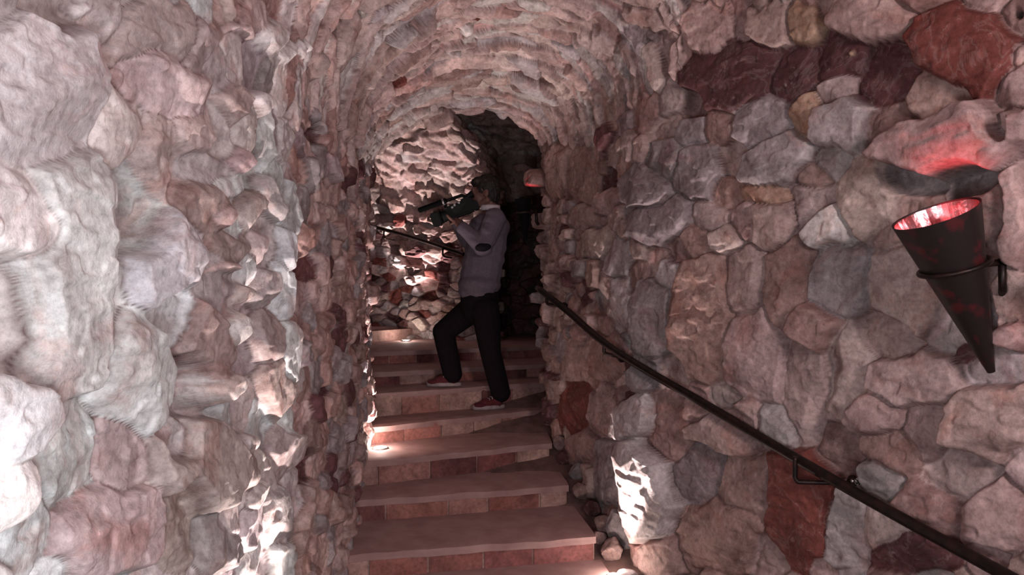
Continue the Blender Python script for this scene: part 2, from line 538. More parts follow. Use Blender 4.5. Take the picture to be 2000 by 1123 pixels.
def jitter(c, k=.12):
    v = 1 + rng.normal(0, k)
    return tuple(max(.02, x * v * (1 + rng.normal(0, .014))) for x in c)


for (px, py, rx, ry, ang, cc, out) in STONES:
    c = int((px + 300) // CELL) + W_ * int((py + 300) // CELL)
    lv = int(np.argmin([abs(l_ - out - .015) for l_ in LEVELS]))
    bid = SIGHT[lv]
    if bid[c] < 0:
        continue
    i, j = divmod(int(bid[c]), NT)
    P0 = Pt[i, j].astype(float) + Nn[i, j] * LEVELS[lv]
    def proj(p):
        return np.array([1000 + F * p[0] / p[1], 561.5 - F * (p[2] - H) / p[1]])
    e = 1e-3
    J = np.stack([(proj(P0 + e * E1[i, j]) - proj(P0)) / e, (proj(P0 + e * E2[i, j]) - proj(P0)) / e], 1)
    t = math.radians(ang)
    R = np.array([[math.cos(t) / rx, math.sin(t) / rx], [-math.sin(t) / ry, math.cos(t) / ry]])
    A = R @ J
    sv = np.linalg.svd(A, compute_uv=False)
    sv = np.maximum(sv, 1 / .6)
    rmax = 1 / sv.min(); r = 1 / math.sqrt(sv[0] * sv[1])
    cl = PAL[cc]
    if px < 620:                                     # left stones greyed and lifted: the whiter light is put into their colour
        m_ = sum(cl) / 3
        cl = tuple((.58 * x + .42 * m_) * 1.06 for x in cl)
    add_seed(i, j, A, min(r, .2), rmax, jitter(cl, .05), out)
n_survey = len(seeds)


def auto_stone(i, j):
    s = ss[i]
    v = lambda lo, hi: rng.uniform(lo, hi)
    if j < NL:
        if s < 4: rx, ry, ang, pal = v(.09, .16), v(.09, .15), v(-.5, .5), 'qsqsgsq'
        elif s < 7.3: rx, ry, ang, pal = v(.07, .14), v(.05, .10), v(-.4, .4), 'tnGtnGmtnG'  # farther left wall: the falloff of light is put into darker stones
        else: rx, ry, ang, pal = .12, .09, 0, 'tng'
    elif j < NL + NV:
        if s < 7.3: rx, ry, ang, pal = v(.026, .065), v(.10, .30), v(-.25, .25), 'tbtstgtpnbtsb'
        else: rx, ry, ang, pal = v(.10, .22), v(.05, .09), v(-.9, .1), 'btstpb'
    else:
        if s < 4: rx, ry, ang, pal = v(.09, .16), v(.08, .14), v(-.4, .4), 'tnbgtntb'
        elif s < 7.5: rx, ry, ang, pal = v(.06, .12), v(.05, .11), v(-.5, .5), 'ntntnGtnm'
        elif s < 11.6: rx, ry, ang, pal = v(.08, .14), v(.06, .11), v(-.5, .5), 'km'  # deep recess: its shade is put into near-black stone colours
        else: rx, ry, ang, pal = v(.07, .13), v(.05, .085), v(-.35, .35), 'tntsrbpmg'
    c, s_ = math.cos(ang), math.sin(ang)
    A = np.array([[c / rx, s_ / rx], [-s_ / ry, c / ry]])
    return A, math.sqrt(rx * ry), max(rx, ry), jitter(PAL[pal[rng.integers(len(pal))]]), rng.normal(.0, .026 if s < 11.6 else (.034 if j > NL + NV else .02))


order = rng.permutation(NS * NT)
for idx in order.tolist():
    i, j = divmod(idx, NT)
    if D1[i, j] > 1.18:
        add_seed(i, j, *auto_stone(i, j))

# faces of each stone: a few broken planes, meeting in edges
Hh = np.zeros((NS, NT), np.float32)
Cc = np.zeros((NS, NT, 3), np.float32)
for k, (i, j, A, r, colr, out, (i0, i1, j0, j1)) in enumerate(seeds):
    sel = ID[i0:i1, j0:j1] == k
    if not sel.any():
        continue
    off = Wp[i0:i1, j0:j1][sel] - Pt[i, j]
    a = off @ E1[i, j]; b = off @ E2[i, j]
    x = A[0, 0] * a + A[0, 1] * b
    y = A[1, 0] * a + A[1, 1] * b
    rr = min(r, .17)
    amp = rr * ((.50 if j > NL else .58) if k < n_survey else (.45 if ss[i] < 11.6 else .62))
    h = np.full(x.shape, .22, np.float32) + .17 * rng.normal() * x + .17 * rng.normal() * y
    a0 = rng.uniform(0, 6.28)
    nf = int(rng.integers(3, 6))
    for f_ in range(nf):
        t = a0 + f_ * 2 * math.pi / nf + rng.normal(0, .35)
        g = rng.uniform(.35, 1.2)
        cpos = rng.uniform(.2, .95)
        h = np.minimum(h, .22 - g * ((x * math.cos(t) + y * math.sin(t)) - cpos))
    if NL <= j < NL + NV and ss[i] < 7.3:            # thin flags of the vault: tilted plates
        gx, gy = rng.normal(0, .30, 2)
        h = .12 + gx * x + gy * y - .10 * np.maximum(0, np.hypot(x, y) - .75) + .25 * (h - .12)
    Hh[i0:i1, j0:j1][sel] = out * (1.35 if j > NL + NV else 1.0) + amp * (h - .12)
    Cc[i0:i1, j0:j1][sel] = colr
rad = np.array([s[3] for s in seeds], np.float32)[np.maximum(ID, 0)]
e = np.clip((D2 - D1) * np.minimum(rad, .15) / .017, 0, 1)      # narrow joint shoulders
g = e * e * (3 - 2 * e)
gapd = np.clip(rad * .26, .008, .034) * np.where(ss > 11.6, 1.7, 1.0).astype(np.float32)[:, None]
jn = np.clip(.72 + .8 * vnoise(Pt, 3.3, 31) + .4 * vnoise(Pt, 9, 32), .25, 1).astype(np.float32)     # joints open and close
jn[:, :NL + 60] *= np.interp(ss, [0, 3.9, 5.2], [.75, .75, 1.0]).astype(np.float32)[:, None]      # the left wall near the entrance is tightly jointed
Hb = blur(blur(blur(blur(Hh, 11, 0), 11, 1), 7, 0), 7, 1)
soft = np.interp(np.arange(NT), [0, NL, NL + 60, NT], [1, 1, 0, 0])[None, :].astype(np.float32)      # the left wall is cleaner dressed, the rest keeps its sunk joints
eb = np.clip((D2 - D1) * np.minimum(rad, .15) / .026, 0, 1)
gb = eb * eb * (3 - 2 * eb)
Hh = (Hb * (1 - gb) + Hh * gb) * soft + Hh * (.25 + .75 * g) * (1 - soft)
g = 1 - (1 - g) * jn
Hh = Hh - gapd * (1 - g)
Hh = blur(blur(Hh, 3, 0), 3, 1)
# layered breakage, then finer roughness
n1 = vnoise(Pt, 7, 21); n2 = vnoise(Pt, 27, 22); n3 = vnoise(Pt, 60, 23)
lay = vnoise(Pt * np.array([1, 1, 2.2], np.float32), 16, 25)
Hh += .011 * n1 + .0016 * (.5 - np.abs(n2)) + .0008 * n3 + .0035 * np.sign(lay) * np.minimum(1, np.abs(lay) * 9) * (.4 + .6 * g)
# the masons kept the stones clear of the handrail
RAIL = [at(2120, 1206, 2.02), at(1951, 1116, 2.40), at(1625, 936, 2.95), at(1400, 803, 3.55), at(1200, 684, 4.25), at(1110, 609, 4.95), at(1050, 562, 5.55)]
rr_ = [np.array(p, np.float32) for p in smooth_path(RAIL, 30)]
i0, i1 = int(np.searchsorted(ss, 1.5)), int(np.searchsorted(ss, 7.0))
Pw, Nw, Hw = Pt[i0:i1, NL + NV:], Nn[i0:i1, NL + NV:], Hh[i0:i1, NL + NV:]
lim = np.full(Hw.shape, 9.0, np.float32)
for c in rr_:
    v_ = c - Pw
    n_ = (v_ * Nw).sum(2)
    lat = np.sqrt(np.maximum((v_ ** 2).sum(2) - n_ ** 2, 0))
    lim = np.minimum(lim, n_ - .042 + np.maximum(0, lat - .03) * .9)
np.minimum(Hw, np.maximum(lim, -.08), out=Hw)
# the vault is laid of thin flags: keep it flatter overall; the last ring hangs lower
dp = Pt + Nn * Hh[..., None]
crack = np.clip(1 - e * 3.0, 0, 1) ** 1.3 * np.clip(.75 + 1.3 * vnoise(Pt, 2.7, 33), 0, 1)      # thin dark cracks here and there on the left
gapf = np.where(soft > .5, np.maximum(crack, np.clip(1 - e * 2.2, 0, 1) ** 1.5 * jn), np.clip(1 - e * 2.2, 0, 1) ** 1.5 * jn)


def shell(name, j0, j1):
    P = dp[:, j0:j1].reshape(-1, 3)
    n = j1 - j0
    me = bpy.data.meshes.new(name)
    ii, jj = np.meshgrid(np.arange(NS - 1), np.arange(n - 1), indexing='ij')
    a = (ii * n + jj).ravel()
    quads = np.stack([a, a + 1, a + n + 1, a + n], 1)
    me.vertices.add(len(P)); me.vertices.foreach_set('co', P.astype(np.float32).ravel())
    me.loops.add(quads.size); me.loops.foreach_set('vertex_index', quads.astype(np.int32).ravel())
    me.polygons.add(len(quads)); me.polygons.foreach_set('loop_start', np.arange(0, quads.size, 4, dtype=np.int32))
    me.polygons.foreach_set('use_smooth', np.ones(len(quads), bool))
    me.update(calc_edges=True)
    ca = me.attributes.new('stone', 'FLOAT_COLOR', 'POINT')
    ca.data.foreach_set('color', np.concatenate([Cc[:, j0:j1].reshape(-1, 3), np.ones((len(P), 1), np.float32)], 1).astype(np.float32).ravel())
    ga = me.attributes.new('gap', 'FLOAT', 'POINT')
    ga.data.foreach_set('value', gapf[:, j0:j1].astype(np.float32).ravel())
    me.materials.append(M_STONE)
    o = bpy.data.objects.new(name, me)
    COL.objects.link(o)
    tag(o, kind='structure')
    return o


tag(shell('wall_left', 0, NL + 1), 'rough wall of big pale stones on the left of the passage')
tag(shell('ceiling', NL, NL + NV + 1), 'barrel vault of thin broken stones above the stairs')
tag(shell('wall_right', NL + NV, NT), 'rough wall of red and grey stones on the right, curving behind the stairs')
for v_ in (Wp, dS, dT, E1, E2, Nn, n1, n2, n3, lay, pxm, pym):
    pass

# ------------------------------------------------------------------ ground below the stairs
rows = []
bm = bmesh.new()
fl = []
for y in np.linspace(-1.2, 9.2, 90):
    z = H + float(stair_z(y)) - (.0 if y < 2.4 else .16 * min(1, (y - 2.4) / .8))
    row = []
    for x in np.linspace(-3.2, 3.4, 60):
        p = np.array([[x, y, 0]], np.float32)
        row.append(bm.verts.new((x, y, z + (.015 * float(vnoise(p, 6, 3)[0]) + .008 * float(vnoise(p, 19, 4)[0]) if y > 2.6 else 0))))
    fl.append(row)
for a, c in zip(fl, fl[1:]):
    for k in range(len(a) - 1):
        bm.faces.new((a[k], a[k + 1], c[k + 1], c[k]))
M_EARTH = new_mat('packed_earth', (.16, .09, .08), .95, scale=12, bump=.6, color2=(.09, .05, .045))
tag(obj('floor', bm, M_EARTH), 'packed earth and stone floor under the stairs', kind='structure')

# ------------------------------------------------------------------ staircase
M_TREAD = new_mat('tread_plaster', (.36, .23, .215), .8, scale=9, bump=.3, color2=(.27, .155, .15), lo=.35, hi=.7)
stairs = empty('staircase', (-.2, 3.4, H - 1.5), 'flight of worn red brick steps climbing away between the stone walls', 'stairs')
V = lambda x, y: Vector((x, y, 0))
STEPS = [   # height rel. eye, front edge left, front edge right
    (-1.500, V(-.95, 3.32), V(.56, 3.60)),
    (-1.365, V(-.95, 3.91), V(.464, 4.22)),
    (-1.232, V(-1.0, 4.43), V(.355, 4.80)),
    (-1.077, V(-1.10, 4.67), V(.275, 5.35)),
    (-.952, V(-1.15, 5.13), V(.235, 6.03)),
    (-.777, V(-1.75, 5.25), V(.45, 6.44)),
    (-.662, V(-2.10, 5.52), V(.62, 6.88)),
    (-.548, V(-2.30, 6.05), V(.62, 7.48)),
]
brick_cols = [(.26, .105, .09), (.33, .17, .145), (.20, .075, .07), (.37, .23, .20), (.28, .12, .10), (.15, .055, .052)]


def color_mesh(o, cols, gap=None):
    me = o.data
    ca = me.attributes.new('stone', 'FLOAT_COLOR', 'POINT')
    ca.data.foreach_set('color', np.array([(*c, 1) for c in cols], np.float32).ravel())
    ga = me.attributes.new('gap', 'FLOAT', 'POINT')
    ga.data.foreach_set('value', np.zeros(len(cols), np.float32))


def make_step(z, L, R, nL, nR, prevz, seed):
    rnd = random.Random(seed)
    d = (R - L); ln = d.length; d.normalize()
    nrm = Vector((-d.y, d.x, 0))                       # towards the back
    # tread slab with a worn, slightly uneven nosing
    bm = bmesh.new()
    nu, nv = max(10, int(ln / .04)), 12
    top, th = H + z, .024
    grid = []
    for a in range(nu + 1):
        t = a / nu
        f = L.lerp(R, t); b = nL.lerp(nR, t) + nrm * .03
        col = []
        wob = .006 * math.sin(t * 17 + seed) + .004 * math.sin(t * 43 + seed * 2)
        for k in range(nv + 1):
            s = k / nv
            p = f.lerp(b, s) + nrm * wob * (1 - s)
            pn = np.array([[p.x, p.y, z]], np.float32)
            zz = top + .003 * float(vnoise(pn, 13, 7)[0]) - (.006 * (1 - s * 12) if s < 1 / 12 else 0)
            col.append(bm.verts.new((p.x, p.y, zz)))
        col.insert(0, bm.verts.new((f.x + nrm.x * (wob + .001), f.y + nrm.y * (wob + .001), top - th)))
        grid.append(col)
    for a, c in zip(grid, grid[1:]):
        for k in range(len(a) - 1):
            bm.faces.new((a[k], a[k + 1], c[k + 1], c[k]))
    geom = bmesh.ops.extrude_face_region(bm, geom=bm.faces[:])
    for v in [g for g in geom['geom'] if isinstance(g, bmesh.types.BMVert)]:
        v.co.z = min(v.co.z - .02, top - th)
    tr = obj('tread', bm, M_TREAD, stairs, auto=50)
    # riser: one course of bricks with mortar
    bm = bmesh.new(); cols = []
    h0, h1 = H + prevz - .03, top - th + .004
    x = -.05
    def block(x0, x1, f, b, c, inset=0):
        vs = []
        for (xx, q_, zz) in ((x0, f, h0), (x1, f, h0), (x1, b, h0), (x0, b, h0), (x0, f, h1), (x1, f, h1), (x1, b, h1), (x0, b, h1)):
            p = L + d * xx + nrm * q_
            vs.append(bm.verts.new((p.x, p.y, zz)))
        for fa in ((0, 1, 5, 4), (1, 2, 6, 5), (2, 3, 7, 6), (3, 0, 4, 7), (4, 5, 6, 7), (3, 2, 1, 0)):
            bm.faces.new([vs[q_] for q_ in fa])
        cols.extend([c] * 8)
    block(0, ln - .006, .022, .12, (.33, .21, .185))
    while x < ln:
        w_ = rnd.uniform(.24, .38)
        x1 = min(x + w_, ln - .002)
        if x1 - x > .05:
            block(max(x, 0), x1 - .012, .012 + rnd.uniform(-.003, .003), .06, jitter(brick_cols[rnd.randrange(len(brick_cols))], .1))
        x += w_
    ri = obj('riser', bm, M_BRICK, stairs, smooth=False)
    color_mesh(ri, cols)


pz = -1.66
for k, (z, L, R) in enumerate(STEPS):
    if k + 1 < len(STEPS):
        nL, nR = STEPS[k + 1][1], STEPS[k + 1][2]
        d0 = (R - L).normalized()
        # keep the right-hand end of each step its own: the next step stands on it
        tR = nR.copy()
        if tR.x < R.x - .01 and k < 5:
            tR = nR + (R - L).normalized() * min(.03, (R.x - nR.x))
    else:
        nL, nR = V(-2.6, 8.9), V(.7, 8.9)
        tR = nR
    make_step(z, L, R, nL, tR, pz, k + 3)
    pz = z
# the next step of the winding flight, at the foot of the back wall
make_step(-.42, V(-1.10, 8.45), V(-1.75, 7.4), V(-2.4, 8.9), V(-2.6, 7.4), -.548, 21)


# ------------------------------------------------------------------ floor uplights
def uplight(p, label, energy, tilt=(0, 0), angle=70, size=.035, spill=2.5):
    o = empty('floor_uplight', p, label, 'light', 'floor uplights along the stairs')
    p = Vector(p)
    bm = bmesh.new()
    n = 28
    prof = [(size * 1.25, -.004), (size * 1.25, .004), (size * 1.15, .009), (size * 1.0, .010), (size * .97, .006), (size * .97, -.004)]
    rings = [[bm.verts.new((p.x + r * math.cos(k * 2 * math.pi / n), p.y + r * math.sin(k * 2 * math.pi / n), p.z + z)) for k in range(n)] for r, z in prof]
    for a, c in zip(rings, rings[1:] + rings[:1]):
        for k in range(n):
            bm.faces.new((a[k], a[(k + 1) % n], c[(k + 1) % n], c[k]))
    obj('housing_ring', bm, M_STEEL, o, auto=40)
    bm = bmesh.new()
    rings = [[bm.verts.new((p.x + size * r * math.cos(k * 2 * math.pi / n), p.y + size * r * math.sin(k * 2 * math.pi / n), p.z + z)) for k in range(n)] for r, z in ((.97, .004), (.7, .009), (.3, .011))]
    for a, c in zip(rings, rings[1:]):
        for k in range(n):
            bm.faces.new((a[k], a[(k + 1) % n], c[(k + 1) % n], c[k]))
    bm.faces.new(rings[-1])
    obj('lens', bm, M_LENS, o)
    ld = bpy.data.lights.new('uplight_beam', 'SPOT')
    ld.energy = energy
    ld.color = (1.0, .83, .79)
    ld.spot_size = math.radians(angle)
    ld.spot_blend = .6
    ld.shadow_soft_size = .018
    lo = bpy.data.objects.new('uplight_beam', ld)
    COL.objects.link(lo)
    lo.location = p + Vector((0, 0, .03))
    lo.rotation_euler = (math.pi + tilt[0], tilt[1], 0)
    set_parent(lo, o)
    lg = bpy.data.lights.new('lens_glare', 'POINT')        # the domed lens also spills sideways over the tread
    lg.energy = spill
    lg.color = (1.0, .82, .72)
    lg.shadow_soft_size = .02
    lo = bpy.data.objects.new('lens_glare', lg)
    COL.objects.link(lo)
    lo.location = p + Vector((0, 0, .06))
    set_parent(lo, o)
    return o


uplight(atz(743, 876, H - 1.077), 'small round floor light shining beside the left wall corner', 120.0, tilt=(0, 0), angle=74, spill=3.2, size=.045)
uplight(atz(793, 666, H - .548), 'small round floor light at the foot of the far curved wall', 230.0, tilt=(0, 0), angle=66, spill=2.0, size=.045)
uplight((.53, 3.98, H - 1.500), 'floor light at the bottom right edge under the tall lit stone', 150.0, tilt=(0, 0), angle=58)
uplight((-.645, 2.45, H - 1.63), 'floor light on the lower floor at the foot of the pale left wall', 200.0, tilt=(0, 0), angle=50)


# ------------------------------------------------------------------ handrail
rail = empty('handrail', at(1625, 936, 2.95), 'long dark iron handrail descending along the right wall', 'handrail')
rp = RAIL
bm = bmesh.new()
tube(bm, smooth_path(rp, 8), .0215, 14)
obj('bar', bm, M_IRON, rail)


def bracket(px, py, d, drop, plate, pd):
    """drops from the bar, turns and runs back to a plate on the wall"""
    a = at(px, py, d)
    b = a - Vector((0, 0, drop))
    c = at(plate[0], plate[1], pd)
    bm = bmesh.new()
    h = (c - b)
    bend = [a, a.lerp(b, .6), b + Vector((0, 0, drop * .18)), b + Vector((0, 0, drop * .05)) + h * .03, b + h * .09, b + h * .5, c]
    tube(bm, smooth_path(bend, 5), .0095 if d < 4 else .011, 10)
    br = obj('bracket', bm, M_IRON, rail)
    bm = bmesh.new()
    box(bm, c + h.normalized() * .004, (.05, .03, .05), Euler((0, math.radians(28), math.radians(-58))), .006)
    obj('wall_plate', bm, M_IRON, br)
    bm = bmesh.new()
    ellipsoid(bm, c + Vector((-.006, -.012, .012)), (.008, .008, .008), n=10)
    obj('bolt', bm, M_STEEL, br)


bracket(1553, 892, 3.05, .10, (1665, 944), 2.98)
bracket(1180, 668, 4.42, .065, (1212, 697), 4.38)
bracket(1068, 574, 5.36, .07, (1102, 599), 5.28)

far_rail = empty('handrail', at(800, 462, 7.7), 'thin far handrail climbing leftwards across the lit back wall', 'handrail')
bm = bmesh.new()
tube(bm, smooth_path([at(905, 497, 7.35), at(890, 491, 7.42), at(800, 462, 7.78), at(722, 441, 8.0), at(690, 433, 8.1)], 8), .019, 12)
obj('bar', bm, M_IRON, far_rail)
for (px, py, d) in ((865, 483, 7.5), (750, 449, 7.92)):
    bm = bmesh.new()
    a = at(px, py, d)
    tube(bm, smooth_path([a, a - Vector((0, 0, .07)), a - Vector((-.02, -.03, .09)), a + Vector((.06, .30, -.09))], 5), .010, 8)
    obj('bracket', bm, M_IRON, far_rail)


# ------------------------------------------------------------------ torch lamps
def torch(rim, tip, r, label, led_w, wall_pt, aim, band_t=.33, group=None, skin=None):
    rim, tip = Vector(rim), Vector(tip)
    root = empty('torch_lamp', rim, label, 'torch lamp', group)
    ax = (tip - rim).normalized()
    u, v = frame_of(ax)
    ln = (tip - rim).length
    n = 48
    def ring(bm, t, rad, wob=0.0):
        return [bm.verts.new(rim + ax * ln * t + (u * math.cos(k * 2 * math.pi / n) + v * math.sin(k * 2 * math.pi / n)) * rad * (1 + wob * math.sin(k * 2 * math.pi / n * 3))) for k in range(n)]
    rad = lambda t: r * (1 - t) + .012 * t
    bm = bmesh.new()
    rs = [ring(bm, t, rad(t), .012 * (1 - t)) for t in np.linspace(0, 1, 14)]
    ins = [ring(bm, t + .002, rad(t) - .004, .012 * (1 - t)) for t in np.linspace(0, .985, 14)]
    for seq in (rs, ins):
        for a, c in zip(seq, seq[1:]):
            for k in range(n):
                bm.faces.new((a[k], a[(k + 1) % n], c[(k + 1) % n], c[k]))
    for k in range(n):
        bm.faces.new((rs[0][k], rs[0][(k + 1) % n], ins[0][(k + 1) % n], ins[0][k]))
    bm.faces.new(rs[-1]); bm.faces.new(ins[-1])
    obj('cone', bm, skin or M_RUST, root, auto=50)
    bm = bmesh.new()
    sh = [ring(bm, t, rad(t) - .006, .012 * (1 - t)) for t in np.linspace(.008, .55, 10)]
    for a, c in zip(sh, sh[1:]):
        for k in range(n):
            bm.faces.new((a[k], a[(k + 1) % n], c[(k + 1) % n], c[k]))
    obj('reflector', bm, M_TIN, root, smooth=False)
    bm = bmesh.new()
    rg = [ring(bm, t_, rad(.42) * q_) for t_, q_ in ((.42, .8), (.40, .78), (.385, .5), (.38, .2))]
    for a, c in zip(rg, rg[1:]):
        for k in range(n):
            bm.faces.new((a[k], a[(k + 1) % n], c[(k + 1) % n], c[k]))
    bm.faces.new(rg[-1]); bm.faces.new(rg[0])
    obj('bulb', bm, M_LED, root)
    # holding hoop with an arm to the wall
    bm = bmesh.new()
    c0 = rim + ax * ln * band_t
    hoop = Vector((0, 0, 1)).lerp(-ax, .75).normalized()
    hu, hv = frame_of(hoop)
    pts = [c0 + (hu * math.cos(k * 2 * math.pi / 40) + hv * math.sin(k * 2 * math.pi / 40)) * (rad(band_t) * 1.06 + .006) for k in range(41)]
    tube(bm, pts, .008, 8, cap=False)
    bmesh.ops.remove_doubles(bm, verts=bm.verts[:], dist=1e-5)
    hp = obj('hoop', bm, M_IRON, root)
    bm = bmesh.new()
    w = Vector(wall_pt)
    edge = c0 + (w - c0).normalized() * (rad(band_t) * 1.06)
    box_c = (edge + w) / 2
    tube(bm, [edge, box_c, w], .011, 8)
    tube(bm, [w + Vector((-.005, -.005, .012)), w - Vector((0, .0, .085)), w - Vector((-.012, -.02, .10))], .012, 8)
    obj('wall_bracket', bm, M_IRON, root)
    ld = bpy.data.lights.new('torch_glow', 'SPOT')
    ld.spot_size = math.radians(70)
    ld.spot_blend = 1.0
    ld.energy = led_w
    ld.color = (1.0, .07, .09)
    ld.shadow_soft_size = .02
    lo = bpy.data.objects.new('torch_glow', ld)
    COL.objects.link(lo)
    lo.location = rim + ax * ln * .10
    lo.rotation_euler = (Vector(aim) - lo.location).to_track_quat('-Z', 'Y').to_euler()
    set_parent(lo, root)
    return root


torch(at(1827, 417, 2.40), at(1936, 726, 2.47), .129, 'rusty metal cone torch with red glow mounted on the right wall', 5.0, at(1958, 512, 2.46), at(1862, 338, 2.50))
torch(at(1021, 388, 5.74), at(1027, 470, 5.76), .062, 'dark torch behind the person at the wall corner, lighting one stone red', 1.5, at(1048, 412, 5.80), at(1036, 352, 5.76), skin=M_SPONGE)

# ------------------------------------------------------------------ loose stones in the gutter right of the stairs
def rock(p, s, colr, label, group, seed):
    rnd = np.random.default_rng(seed)
    bm = bmesh.new()
    bmesh.ops.create_icosphere(bm, subdivisions=4, radius=1.0)
    co = np.array([v.co[:] for v in bm.verts])
    h = np.full(len(co), 1.0)
    for k in range(13):
        nn = rnd.normal(size=3); nn /= np.linalg.norm(nn)
        c = rnd.uniform(.62, .95)
        h = np.minimum(h, c / np.maximum(co @ nn, 1e-3))
    n = vnoise((co * 1.0).astype(np.float32) + seed * 3.1, 3, seed) * .05 + vnoise((co * 1.0).astype(np.float32) + seed, 9, seed) * .02
    co = co * (h + n)[:, None] * np.array(s)
    a = rnd.uniform(0, 6.28)
    R = np.array(Euler((rnd.uniform(-.3, .3), rnd.uniform(-.3, .3), a)).to_matrix())
    co = co @ R.T
    co[:, 2] -= co[:, 2].min()
    for v, c in zip(bm.verts, co):
        v.co = c
    o = obj('loose_stone', bm, M_STONE, None, auto=35)
    o.location = p
    color_mesh(o, [colr] * len(o.data.vertices))
    return tag(o, label, 'stone', group)


def ground(y):
    return H + float(stair_z(y)) - (.0 if y < 2.4 else .16 * min(1, (y - 2.4) / .8))


GR = 'loose stones in the gutter right of the stairs'
for k, (px, py, d, s, c, lab) in enumerate([
    (1198, 1026, 4.23, (.075, .07, .07), 'n', 'reddish loose stone beside the lowest riser end'),
    (1226, 1082, 3.98, (.07, .06, .05), 'G', 'grey loose stone lowest in the gutter beside the bottom tread'),
    (1216, 960, 4.35, (.07, .10, .13), 'G', 'upright grey loose stone leaning below the tall lit stone'),
    (1179, 958, 4.50, (.06, .07, .06), 'n', 'brown loose stone behind the end of the lowest brick riser'),
    (1157, 925, 4.70, (.06, .06, .05), 'm', None), (1135, 905, 4.85, (.06, .06, .06), 'n', None),
    (1127, 880, 5.05, (.06, .06, .06), 'G', None), (1105, 862, 5.25, (.05, .06, .05), 'm', None),
    (1093, 845, 5.45, (.05, .06, .06), 'n', None), (1172, 1000, 4.40, (.04, .045, .04), 'n', None),
    (1196, 930, 4.66, (.055, .06, .09), 'n', None),
]):
    p = at(px, py, d)
    rock((p.x, p.y, ground(p.y) - .012), s, PAL[c], lab or 'small dark loose stone wedged between the stair ends and the right wall', GR, 40 + k)

# ------------------------------------------------------------------ the person filming
D0 = 6.02
def pp(px, py, d=D0):
    return at(px, py, d)


bm = bmesh.new()
hd = pp(947, 374)                                   # middle of the skull
ellipsoid(bm, hd + Vector((.008, 0, .012)), (.098, .076, .105), Euler((0, math.radians(-12), 0)))
ellipsoid(bm, hd + Vector((-.045, 0, -.055)), (.058, .056, .072), Euler((0, math.radians(-8), 0)))          # face
ellipsoid(bm, hd + Vector((-.066, 0, -.112)), (.030, .032, .024))                                            # chin
chain(bm, [hd + Vector((.02, .055, -.075)), hd + Vector((-.058, .024, -.112))], [.026, .02])                # jaw
chain(bm, [hd + Vector((.02, -.055, -.075)), hd + Vector((-.058, -.024, -.112))], [.026, .02])
chain(bm, [hd + Vector((-.093, 0, -.005)), hd + Vector((-.118, 0, -.050)), hd + Vector((-.097, 0, -.058))], [.010, .013, .011])   # nose
chain(bm, [hd + Vector((-.092, .026, .012)), hd + Vector((-.096, 0, .010)), hd + Vector((-.092, -.026, .012))], [.013, .014, .013])  # brow
ellipsoid(bm, hd + Vector((-.098, 0, -.081)), (.012, .022, .006))                                            # lips
ellipsoid(bm, hd + Vector((-.096, 0, -.093)), (.012, .020, .006))
for s in (-1, 1):
    ellipsoid(bm, hd + Vector((-.084, .030 * s, -.012)), (.012, .013, .010))                                 # eyes
    ellipsoid(bm, hd + Vector((.012, .078 * s, -.022)), (.020, .008, .032), Euler((0, math.radians(10), math.radians(12 * s))))     # ears
neck = pp(957, 412)
chain(bm, [hd + Vector((.03, 0, -.05)), neck, pp(960, 432)], [.060, .058, .07])
# trunk inside the clothes
chain(bm, [pp(958, 440), pp(948, 490), pp(938, 545), pp(934, 592)], [.13, .135, .125, .13])
shN, shF = pp(966, 428, 5.84), pp(955, 428, 6.20)
elN, elF = pp(944, 482, 5.76), pp(915, 470, 6.22)
wrN, wrF = pp(899, 441, 5.86), pp(890, 432, 6.09)
chain(bm, [shN, elN, wrN], [.055, .043, .028])
chain(bm, [shF, elF, wrF], [.055, .043, .028])
hipN, hipF = pp(948, 606, 5.93), pp(924, 602, 6.10)
knN, knF = pp(958, 688, 5.95), pp(866, 648, 6.08)
anN, anF = pp(978, 772, 6.02), pp(884, 735, 6.02)
chain(bm, [hipN, knN, anN], [.085, .06, .045])
chain(bm, [hipF, knF, anF], [.085, .06, .045])


def hand(bm, wrist, palm, fingers, thumb):
    """palm, four unequal bent fingers and an opposed thumb"""
    wrist, palm = Vector(wrist), Vector(palm)
    chain(bm, [wrist, wrist.lerp(palm, .5), palm], [.027, .030, .026])
    for pts, r in fingers:
        chain(bm, [palm] + [Vector(p) for p in pts], [.015, r, r * .92, r * .82])
    chain(bm, [wrist.lerp(palm, .35)] + [Vector(p) for p in thumb], [.017, .012, .011, .0095])


cf = Vector((-.94, 0, -.34)).normalized()            # where the camera points
cu = Vector((-.34, 0, .94)).normalized()
cs = Vector((0, 1, 0))
CC = pp(894, 411, 5.97)                              # middle of the video camera
loc = lambda f, s, u_: CC + cf * f + cs * s + cu * u_
palmN = loc(.035, -.03, -.075)
fing = []
for k, (f, r, ext) in enumerate(((.085, .0095, 1.0), (.062, .0098, 1.08), (.040, .0095, 1.0), (.020, .0085, .85))):
    fing.append(([loc(f, .0, -.082), loc(f + .004, .046 * ext, -.072), loc(f + .004, .066 * ext, -.040)], r))
hand(bm, wrN, palmN, fing, [loc(.062, -.066, -.066), loc(.078, -.070, -.040), loc(.086, -.069, -.016)])
palmF = loc(-.01, .085, -.035)
fing = []
for k, (u_, r, ext) in enumerate(((.036, .0095, 1.0), (.016, .0098, 1.06), (-.004, .0095, 1.0), (-.022, .0085, .85))):
    fing.append(([loc(.035, .094, u_), loc(.065 * ext, .088, u_ + .006), loc(.088 * ext, .072, u_ + .010)], r))
hand(bm, wrF, palmF, fing, [loc(.0, .088, .040), loc(.022, .078, .064), loc(.045, .064, .072)])
body = remeshed('person', bm, M_SKIN, None, .0052, 3)
tag(body, 'person in a pale jacket and black trousers filming on the dark steps', 'person')

